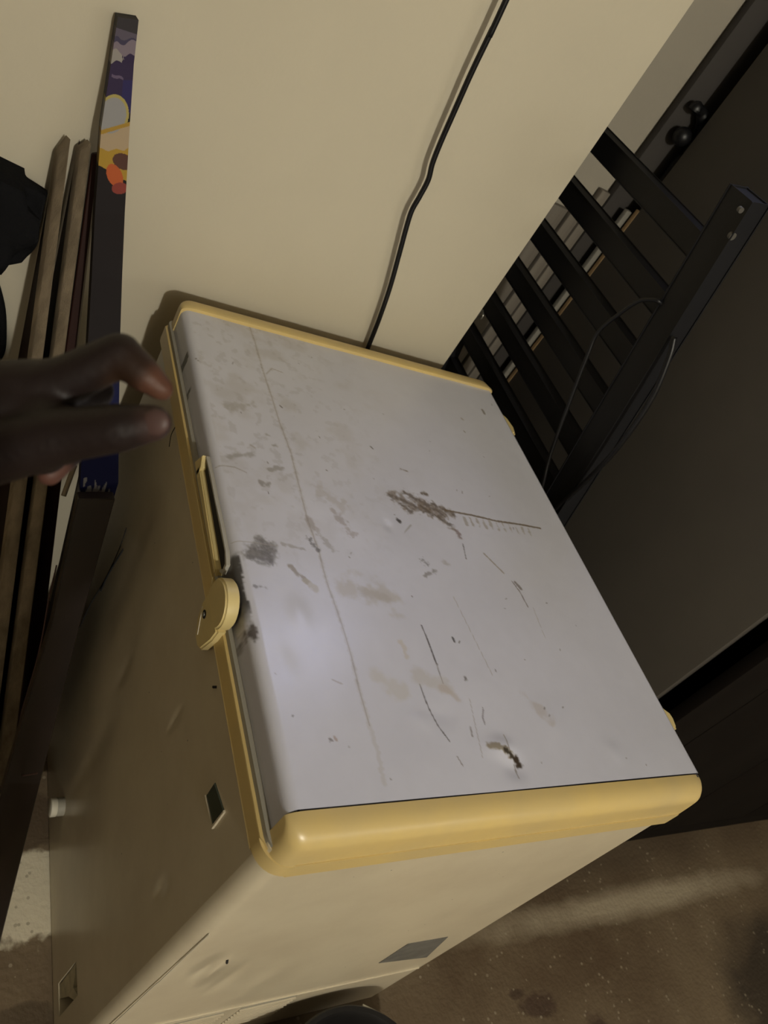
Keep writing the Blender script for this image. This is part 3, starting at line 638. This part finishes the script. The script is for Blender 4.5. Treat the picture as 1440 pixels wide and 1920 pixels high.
for i, t in enumerate(tt):
    a = interp(Lp, t); b = interp(Rp, t); k = min(int(t), len(yy) - 2); py = yy[k] + (yy[k + 1] - yy[k]) * (t - k)
    for jx in range(NU + 1):
        s = jx / NU; p = a.lerp(b, s); V.append(p)
        w1 = mnoise.noise(Vector((s * 3, py * .02, 3))) ; w2 = mnoise.noise(Vector((s * 9, py * .09, 7)))
        y_ = py + 14 * w1
        c = (.014, .011, .012)                                   # dark print
        if py < 56 + 8 * s: c = (.040, .036, .040)
        elif y_ < 72: c = (.10, .085, .115)
        elif y_ < 84 - 10 * s: c = (.055, .048, .085)
        elif y_ < 96 + 10 * s: c = (.19, .155, .19)
        elif y_ < 120 and s < .55 - .3 * abs(w2): c = (.28, .26, .24)
        elif y_ < 178: c = (.035, .024, .060)
        if 136 < py - 18 * s + 4 * w1 < 141 and .1 < s < .6: c = (.12, .09, .15)
        if 150 < py < 212 and s > .6: c = (.030, .025, .095)
        e = ((s - .32) / .62) ** 2 + ((py - 216) / 40) ** 2     # pale petal with a yellow rim
        if e < 1: c = (.27, .265, .27) if e < .72 else (.36, .30, .10)
        if 240 - 10 * s < y_ < 276 and e >= .72: c = (.38, .29, .19)
        if 244 < py + 16 * s < 252: c = (.34, .21, .04)
        if 276 <= y_ < 312 + 30 * s: c = (.36, .225, .035)
        e2 = ((s - .85) / .38) ** 2 + ((py - 302 - 14 * (s - .85)) / 15) ** 2
        if e2 < 1: c = (.085, .040, .030)
        e3 = ((s - .58 - (py - 328) * .006) / .27) ** 2 + ((py - 328) / 22) ** 2
        if e3 < 1: c = (.42, .095, .030)
        e4 = ((s - .78) / .28) ** 2 + ((py - 352) / 11) ** 2
        if e4 < 1: c = (.22, .045, .035)
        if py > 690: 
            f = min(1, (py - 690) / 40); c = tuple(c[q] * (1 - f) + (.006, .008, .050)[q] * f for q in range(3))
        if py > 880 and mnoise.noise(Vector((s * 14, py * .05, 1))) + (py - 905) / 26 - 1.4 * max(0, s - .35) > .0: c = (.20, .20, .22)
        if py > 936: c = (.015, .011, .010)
        CC.append(c + (1,))
W1 = NU + 1; F = [(i * W1 + jx, i * W1 + jx + 1, (i + 1) * W1 + jx + 1, (i + 1) * W1 + jx) for i in range(NT_) for jx in range(NU)]
nf = len(V); DEP = Vector((-.026, .0, -.004))
for i in range(NT_ + 1):
    for jx in (0, NU): V.append(V[i * W1 + jx] + DEP); CC.append((.02, .018, .018, 1))
for i in range(NT_):
    l0, r0, l1, r1 = nf + 2 * i, nf + 2 * i + 1, nf + 2 * i + 2, nf + 2 * i + 3
    F += [(l0, i * W1, (i + 1) * W1, l1), (i * W1 + NU, r0, r1, (i + 1) * W1 + NU), (r0, l0, l1, r1)]
F.append(tuple([nf, nf + 1] + [NU - q for q in range(W1)])); F.append(tuple([nf + 2 * NT_ + 1, nf + 2 * NT_] + [NT_ * W1 + q for q in range(W1)]))
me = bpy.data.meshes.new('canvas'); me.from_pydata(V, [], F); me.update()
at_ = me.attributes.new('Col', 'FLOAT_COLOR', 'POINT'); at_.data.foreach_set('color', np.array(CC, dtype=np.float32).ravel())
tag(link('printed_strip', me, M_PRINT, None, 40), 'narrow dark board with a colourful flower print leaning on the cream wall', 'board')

def strip_board(name, R, L, m, dep, parent=None, bev=.0015, smooth=40):
    """board whose visible front edge runs between the two point lists R and L, dep = its depth vector"""
    bm = bmesh.new(); rows = []
    for a, b in zip(R, L): rows.append([bm.verts.new(q) for q in (b, a, a + dep, b + dep)])
    for A, B in zip(rows, rows[1:]):
        for k in range(4): bm.faces.new((A[k], A[(k + 1) % 4], B[(k + 1) % 4], B[k]))
    bm.faces.new(rows[0][::-1]); bm.faces.new(rows[-1])
    if bev: bmesh.ops.bevel(bm, geom=list(bm.edges), offset=bev, segments=1, affect='EDGES', clamp_overlap=True)
    return link(name, bm2me(bm), m, parent, smooth)
# dark brown glossy board in front, standing on the floor
Rd = [on(u, v, 1, y) for u, v, y in [(216, 936, -.066), (150, 1172, -.070), (112, 1322, -.072), (75, 1470, -.074)]]; 
Rd = Rd + [Rd[-1] + (Rd[-1] - Rd[-2]) * ((Rd[-1].z - FZ - .003) / (Rd[-2].z - Rd[-1].z))]
Ld = [on(u, v, 0, Rd[k].x + .003) for k, (u, v) in enumerate([(146, 936), (96, 1172), (50, 1322), (8, 1470)])]
Ld = Ld + [Ld[-1] + (Ld[-1] - Ld[-2]) * ((Ld[-1].z - FZ - .003) / (Ld[-2].z - Ld[-1].z))]
for q in (Rd, Ld): q[-1].z = FZ + .003
db = strip_board('dark_board', Rd, Ld, M_DKB, Vector((-.018, 0, -.004)))
tag(db, 'dark brown glossy board leaning in front of the freezer front, inlaid with a rounded panel', 'board')
e1 = [on(u, v, 0, on(u + 40, v, 1, -.071).x + .003) for u, v in [(106, 1060), (92, 1120), (80, 1190), (66, 1250), (42, 1330), (30, 1390), (22, 1435), (26, 1450), (44, 1454), (70, 1450)]]
link('inlay_trim', bm2me(tube_bm(catmull(e1, 5), .0011, 6)), M_PINK, db, True)
# chipboard planks
def plank(name, topR, topL, botR, botL, m, dep, label):
    R = [topR]; L = [topL]
    for k in range(1, 6):
        R.append(topR.lerp(botR, k / 5)); L.append(topL.lerp(botL, k / 5))
    d = (botR - topR); t = (topR.z - FZ - .004) / (topR.z - botR.z); R.append(topR + d * t)
    d = (botL - topL); t = (topL.z - FZ - .004) / (topL.z - botL.z); L.append(topL + d * t)
    o = strip_board(name, R, L, m, dep)
    fb = bmesh.new(); A = [fb.verts.new(q + Vector((-.002, .0005, 0))) for q in L]; B = [fb.verts.new(Vector((WX + .003, q.y + .0005, q.z))) for q in L]
    for k in range(len(L) - 1): fb.faces.new((A[k], A[k + 1], B[k + 1], B[k]))
    bmesh.ops.solidify(fb, geom=list(fb.faces), thickness=-.003)
    link('laminate_face', bm2me(fb), M_RED, o)
    tag(o, label, 'plank', 'chipboard planks left of the freezer'); return o
plank('chipboard_plank', on(133, 260, 0, -.045), on(110, 292, 0, -.045), on(52, 900, 0, .165), on(28, 900, 0, .165), M_CHIP, Vector((-.018, -.004, -.004)), 'left chipboard plank with a pale broken top, leaning on the cream wall')
pB = plank('chipboard_plank', on(172, 268, 0, -.045), on(150, 282, 0, -.045), on(62, 1130, 0, .255), on(38, 1130, 0, .255), M_CHIP, Vector((-.018, -.003, -.004)), 'right chipboard plank, the one beside the red-brown panel')
# red-brown panel between plank and printed strip, with a pale taped edge
tR, tL, bR, bL = on(188, 288, 0, -.042), on(173, 290, 0, -.042), on(48, 1472, 2, FZ + .004), on(12, 1472, 2, FZ + .004)
Rr = [tR.lerp(bR, k / 4) for k in range(5)]; Lr = [tL.lerp(bL, k / 4) for k in range(5)]
rp = strip_board('red_brown_panel', Rr, Lr, M_RED, Vector((-.012, 0, -.003))); tag(rp, 'narrow red-brown panel with a pale taped edge, beside the printed strip', 'panel')
tp = [tR.lerp(bR, q) + Vector((.0025, -.001, 0)) for q in (.01, .08, .16, .25, .34)]
link('edge_tape', bm2me(tube_bm(catmull(tp, 5), .0013, 6)), M_TAPE, rp, True)
a, b = on(119, 880, 0, .28), on(117, 932, 0, .31)
P = [on(u, v, 0, x) for u, v, x in [(140, 872, .215), (128, 905, .230), (119, 930, .244)]]
tag(link('stick', bm2me(tube_bm(catmull(P, 4), .0035, 8)), M_CHIP, None, True), 'short pale stick poking out below the hand beside the red-brown panel', 'stick')
# black bag hanging at the far left
bg = bmesh.new()
bo = [on(u, v, 0, -.035) for u, v in [(-60, 300), (0, 322), (48, 345), (95, 373), (99, 405), (93, 440), (82, 480), (40, 490), (0, 497), (-80, 500)]]
poly = [(min(p.y, -.196), p.z) for p in bo]; prism_bm(poly, 0, WX + .004, -.012, .020, 4, bg)
bmesh.ops.triangulate(bg, faces=[f for f in bg.faces if len(f.verts) > 4]); bmesh.ops.subdivide_edges(bg, edges=list(bg.edges), cuts=2, use_grid_fill=True)
for v in bg.verts: v.co += Vector((.008, .003, .004)) * mnoise.noise(v.co * 30) 
bag = link('cloth_bag', bm2me(bg), M_CLOTH, None, True); tag(bag, 'black cloth bag hanging on the cream wall at far left', 'bag')
P = [on(u, v, 0, WX + .012) for u, v in [(-40, 300), (-46, 220), (-40, 130), (-70, 60), (-90, 140), (-85, 300)]]
link('strap', bm2me(tube_bm(catmull(P, 5), .006, 8)), M_CLOTH, bag, True)
P = [on(u, v, 0, WX + .010) for u, v in [(-20, 500), (0, 570), (4, 620), (0, 660), (-20, 690)]]
link('strap', bm2me(tube_bm(catmull(P, 5), .007, 8)), M_CLOTH, bag, True)

# ------------------------------------------------------------------ bucket
bc = Vector((.985, .405, 0)); zr = -.715
bk = thing('bucket', 'round black bucket on the concrete floor by the right end of the freezer', 'bucket', (bc.x, bc.y, FZ))
R_ = .142
pf = [(0, FZ), (R_ - .035, FZ), (R_ - .03, FZ + .004), (R_ - .006, zr - .012), (R_ + .004, zr - .012), (R_ + .006, zr - .004), (R_ + .003, zr + .001), (R_ - .004, zr), (R_ - .010, zr - .01), (R_ - .036, FZ + .008), (0, FZ + .007)]
link('pail', bm2me(lathe_bm((bc.x, bc.y, 0), pf, 56)), M_BUCKET, bk, 40)
P = [Vector((bc.x + (R_ + .012) * math.cos(a), bc.y + (R_ + .012) * math.sin(a), zr - .02 - .05 * math.sin((a + .4) / 1.0) ** 2)) for a in [-.4 + k * math.pi / 12 for k in range(13)]]
link('bail_handle', bm2me(tube_bm(P, .0028, 8)), M_STEEL, bk, True)

# ------------------------------------------------------------------ hand reaching in from the left
def capsule(bm, a, b, ra, rb, seg=14, flat=None):
    """tapered capsule with round ends"""
    a = Vector(a); b = Vector(b); d = b - a; L = d.length; d.normalize()
    pts = []; rad = []
    for k in range(1, 5): t = math.pi / 2 * k / 5; pts.append(a - d * ra * math.cos(t)); rad.append(ra * math.sin(t))
    for k in range(7): f = k / 6; pts.append(a + d * L * f); rad.append(ra + (rb - ra) * f)
    for k in range(4, 0, -1): t = math.pi / 2 * k / 5; pts.append(b + d * rb * math.cos(t)); rad.append(rb * math.sin(t))
    tube_bm(pts, rad, seg, bm)
hpts = lambda u, v, d: depth(u, v, d)
hm = bmesh.new(); cl = bmesh.new(); tr = bmesh.new(); hr = bmesh.new()
wr = hpts(-70, 775, .405); 
el = Vector((.985, -.405, .345))
shL, shR, neck, head = Vector((1.245, -.415, .445)), Vector((1.42, -.110, .475)), Vector((1.355, -.285, .545)), Vector((1.310, -.315, .730))
mcI, mcM, mcR, mcP = hpts(128, 712, .398), hpts(128, 742, .412), hpts(112, 785, .428), hpts(92, 822, .440)
pipI, dipI, tipI = hpts(226, 664, .392), hpts(272, 704, .392), hpts(303, 729, .394)
cmc, mcpT, ipT, tipT = hpts(-20, 850, .392), hpts(130, 815, .385), hpts(228, 802, .380), hpts(290, 792, .379)
pipM, dipM = hpts(178, 733, .425), hpts(150, 775, .450)
pipR, dipR = hpts(160, 790, .455), hpts(110, 840, .470)
pipP, dipP = hpts(128, 850, .455), hpts(92, 888, .448)
s = .405 / FPX
for a, b, ra, rb in [(wr, mcI, 72 * s, 46 * s), (wr, mcM, 76 * s, 48 * s), (wr, mcR, 74 * s, 46 * s), (wr, mcP, 70 * s, 42 * s), (wr, cmc, 74 * s, 62 * s), (hpts(-60, 762, .392), hpts(96, 764, .398), 50 * s, 40 * s),
                     (hpts(20, 760, .405), hpts(70, 800, .41), 62 * s, 56 * s), (cmc, mcpT, 62 * s, 51 * s), (mcpT, ipT, 50 * s, 44 * s), (ipT, hpts(288, 793, .379), 43 * s, 33 * s), (hpts(60, 770, .40), mcpT, 48 * s, 44 * s), (hpts(-30, 740, .400), hpts(80, 730, .402), 64 * s, 58 * s), (hpts(40, 745, .405), hpts(132, 762, .416), 60 * s, 40 * s), (hpts(-20, 830, .40), hpts(80, 840, .405), 66 * s, 52 * s),
                     (mcI, pipI, 47 * s, 40 * s), (pipI, dipI, 39 * s, 33 * s), (dipI, tipI, 32 * s, 24 * s), (mcM, pipM, 44 * s, 38 * s), (pipM, dipM, 37 * s, 32 * s), (mcR, pipR, 42 * s, 36 * s), (pipR, dipR, 35 * s, 30 * s), (mcP, pipP, 38 * s, 32 * s), (pipP, dipP, 31 * s, 27 * s)]:
    capsule(hm, a, b, ra, rb)
# the rest of the photographer, standing at the right end of the freezer behind the camera
CR, CU, CB = (Vector(CAM_M.col[k]) for k in range(3))
wrR = CAM_C - CU * .165 + CB * .055 + CR * .015; elR = Vector((1.345, -.120, .345))
hipL, hipR, chest, belly = Vector((1.50, -.355, .03)), Vector((1.50, -.195, .03)), Vector((1.36, -.275, .36)), Vector((1.46, -.255, .14))
legs = [(hipL, Vector((1.50, -.39, -.40)), Vector((1.53, -.41, FZ + .075)), Vector((1.33, -.41, FZ + .032))), (hipR, Vector((1.47, -.20, -.40)), Vector((1.50, -.20, FZ + .075)), Vector((1.30, -.20, FZ + .032)))]
limbs = [(shL, el, .046, .037), (el, wr, .037, .026), (shR, elR, .046, .037), (elR, wrR, .037, .026), (wrR, CAM_C - CU * .10 + CB * .032, .027, .030),
         (neck, head - Vector((0, 0, .07)), .058, .056), (head, head + Vector((.012, 0, .035)), .078, .080), (head + Vector((-.045, 0, -.075)), head + Vector((-.03, 0, .01)), .036, .055), (head + Vector((-.092, 0, -.012)), head + Vector((-.078, 0, .018)), .014, .009),
         (head + Vector((.005, .078, -.012)), head + Vector((.008, .080, .018)), .012, .014), (head + Vector((.005, -.078, -.012)), head + Vector((.008, -.080, .018)), .012, .014), (head + Vector((-.086, -.018, -.052)), head + Vector((-.086, .018, -.052)), .009, .009),
         (shL, shR, .055, .055), (neck, chest, .06, .12), (chest + Vector((0, .06, 0)), belly + Vector((0, .05, 0)), .105, .105), (chest - Vector((0, .06, 0)), belly - Vector((0, .05, 0)), .105, .105), (belly, (hipL + hipR) / 2, .13, .13)]
for a, b, c, d in legs: limbs += [(a, b, .085, .058), (b, c, .056, .040), (c + Vector((.03, 0, -.035)), d, .038, .030)]
for a, b, ra, rb in limbs: capsule(hm, a, b, ra, rb)
pc = CAM_C - CU * .10 + CB * .020                      # right hand round the phone
for k in range(4):
    o_ = pc - CU * (.020 - .019 * k) * 1.0 + CU * .004
    capsule(hm, o_ + CB * .014, o_ - CR * .043 + CB * .006, .0095, .009); capsule(hm, o_ - CR * .043 + CB * .006, o_ - CR * (.030 - .002 * k) - CB * .0115, .0088, .0075)
capsule(hm, pc + CB * .020 - CU * .03, pc + CR * .044 + CB * .010, .014, .011); capsule(hm, pc + CR * .044 + CB * .010, pc + CR * .046 + CU * .035 + CB * .006, .011, .009)
for a, b, ra, rb in [(shL, shL.lerp(el, .62), .064, .056), (shR, shR.lerp(elR, .62), .064, .056), (shL, shR, .068, .068), (neck - Vector((0, 0, .035)), chest, .072, .138), (chest + Vector((0, .06, 0)), belly + Vector((0, .05, -.05)), .120, .122), (chest - Vector((0, .06, 0)), belly - Vector((0, .05, .05)), .120, .122)]: capsule(cl, a, b, ra, rb, 20)
capsule(cl, belly, (hipL + hipR) / 2 + Vector((0, 0, .03)), .135, .140, 20); capsule(cl, neck - Vector((0, 0, .01)), shL, .066, .066, 20); capsule(cl, neck - Vector((0, 0, .01)), shR, .066, .066, 20)
for a, b, c, d in legs:
    for q in [(a, b, .104, .074), (b, c + Vector((0, 0, .03)), .072, .062)]: capsule(tr, *q, 20)
capsule(tr, hipL + Vector((0, 0, .03)), hipR + Vector((0, 0, .03)), .125, .125, 20); capsule(tr, (hipL + hipR) / 2, belly - Vector((0, 0, .06)), .14, .135, 20)
capsule(hr, head + Vector((.025, 0, .03)), head + Vector((.018, 0, .052)), .078, .078, 24)
def fuse(bm, vox, it):
    m0 = bpy.data.meshes.new('t'); bm.to_mesh(m0); bm.free(); o0 = bpy.data.objects.new('t', m0); COL.objects.link(o0)
    r0 = o0.modifiers.new('r', 'REMESH'); r0.mode = 'VOXEL'; r0.voxel_size = vox
    s0 = o0.modifiers.new('s', 'SMOOTH'); s0.iterations = it; s0.factor = .5
    me0 = bpy.data.meshes.new_from_object(o0.evaluated_get(bpy.context.evaluated_depsgraph_get())); bpy.data.objects.remove(o0); return me0
hand_me = fuse(hm, .0024, 5)
n = len(hand_me.vertices); co = np.empty(n * 3); hand_me.vertices.foreach_get('co', co); co = co.reshape(-1, 3)
colr = np.ones((n, 4)) * np.array([.0135, .0072, .0062, 1])
def blend(p, r0, r1, c):
    global colr
    d = np.linalg.norm(co - np.array(p), axis=1); m = sstep(r1, r0, d)[:, None]; colr = colr * (1 - m) + np.array(list(c) + [1]) * m
blend(hpts(268, 715, .40), .008, .026, (.040, .018, .008)); blend(tipI, .008, .016, (.10, .042, .025)); blend(tipT, .006, .014, (.05, .026, .022)); blend(dipP, .008, .016, (.10, .042, .03))
at_ = hand_me.attributes.new('Col', 'FLOAT_COLOR', 'POINT'); at_.data.foreach_set('color', colr.astype(np.float32).ravel())
pe = thing('person', 'person in dark clothes reaching in from the left, forefinger and thumb pinching towards the freezer', 'person', (1.45, -.27, FZ))
arm = link('body', hand_me, M_SKIN, pe, True)
M_SHIRT = mat('dark_shirt_cloth', (.03, .03, .035, 1), .9, .2, bump=.3, bsc=60); M_TROU = mat('dark_trouser_cloth', (.02, .02, .026, 1), .9, .2, bump=.3, bsc=60); M_HAIR = mat('black_hair', (.006, .005, .005, 1), .7, .3, bump=.8, bsc=200)
link('shirt', fuse(cl, .008, 12), M_SHIRT, pe, True); link('trousers', fuse(tr, .008, 10), M_TROU, pe, True); link('hair', fuse(hr, .005, 2), M_HAIR, pe, True)
pb = bmesh.new(); a_ = CAM_C - CU * .125 + CB * .0085; b_ = CAM_C + CU * .022 + CB * .0085
bar_bm(a_, b_, CR, .072, .008, .003, pb, 3)
ph = link('smartphone', bm2me(pb), M_BLACK, None, 40); tag(ph, 'black smartphone held up in the right hand of the person taking the picture', 'phone')
tcam = (CAM_C - tipT).normalized(); tdir = (tipT - ipT).normalized(); tside = tdir.cross(tcam).normalized(); tn = tside.cross(tdir).normalized()
if tn.dot(tcam) < 0: tn = -tn
nb = bmesh.new(); bmesh.ops.create_uvsphere(nb, u_segments=20, v_segments=12, radius=1)
ctr = hpts(300, 790, .379) + tn * 25 * s
for v in nb.verts: v.co = ctr + tdir * v.co.x * 25 * s + tside * v.co.y * 23 * s + tn * v.co.z * 9 * s
link('nail', bm2me(nb), M_NAIL, arm, True)

# ------------------------------------------------------------------ the bulb's fitting, out of frame
lm = thing('pendant_bulb', 'bare bulb hanging from the ceiling', 'lamp', (LAMP.x, LAMP.y, LAMP.z - H))
lz = LAMP.z - H
link('holder', bm2me(tube_bm([Vector((LAMP.x, LAMP.y, lz + .06)), Vector((LAMP.x, LAMP.y, lz + .12))], .02, 14)), M_BLACK, lm, True)
link('flex', bm2me(tube_bm([Vector((LAMP.x, LAMP.y, lz + .12)), Vector((LAMP.x, LAMP.y, CZ))], .004, 8)), M_BLACK, lm, True)
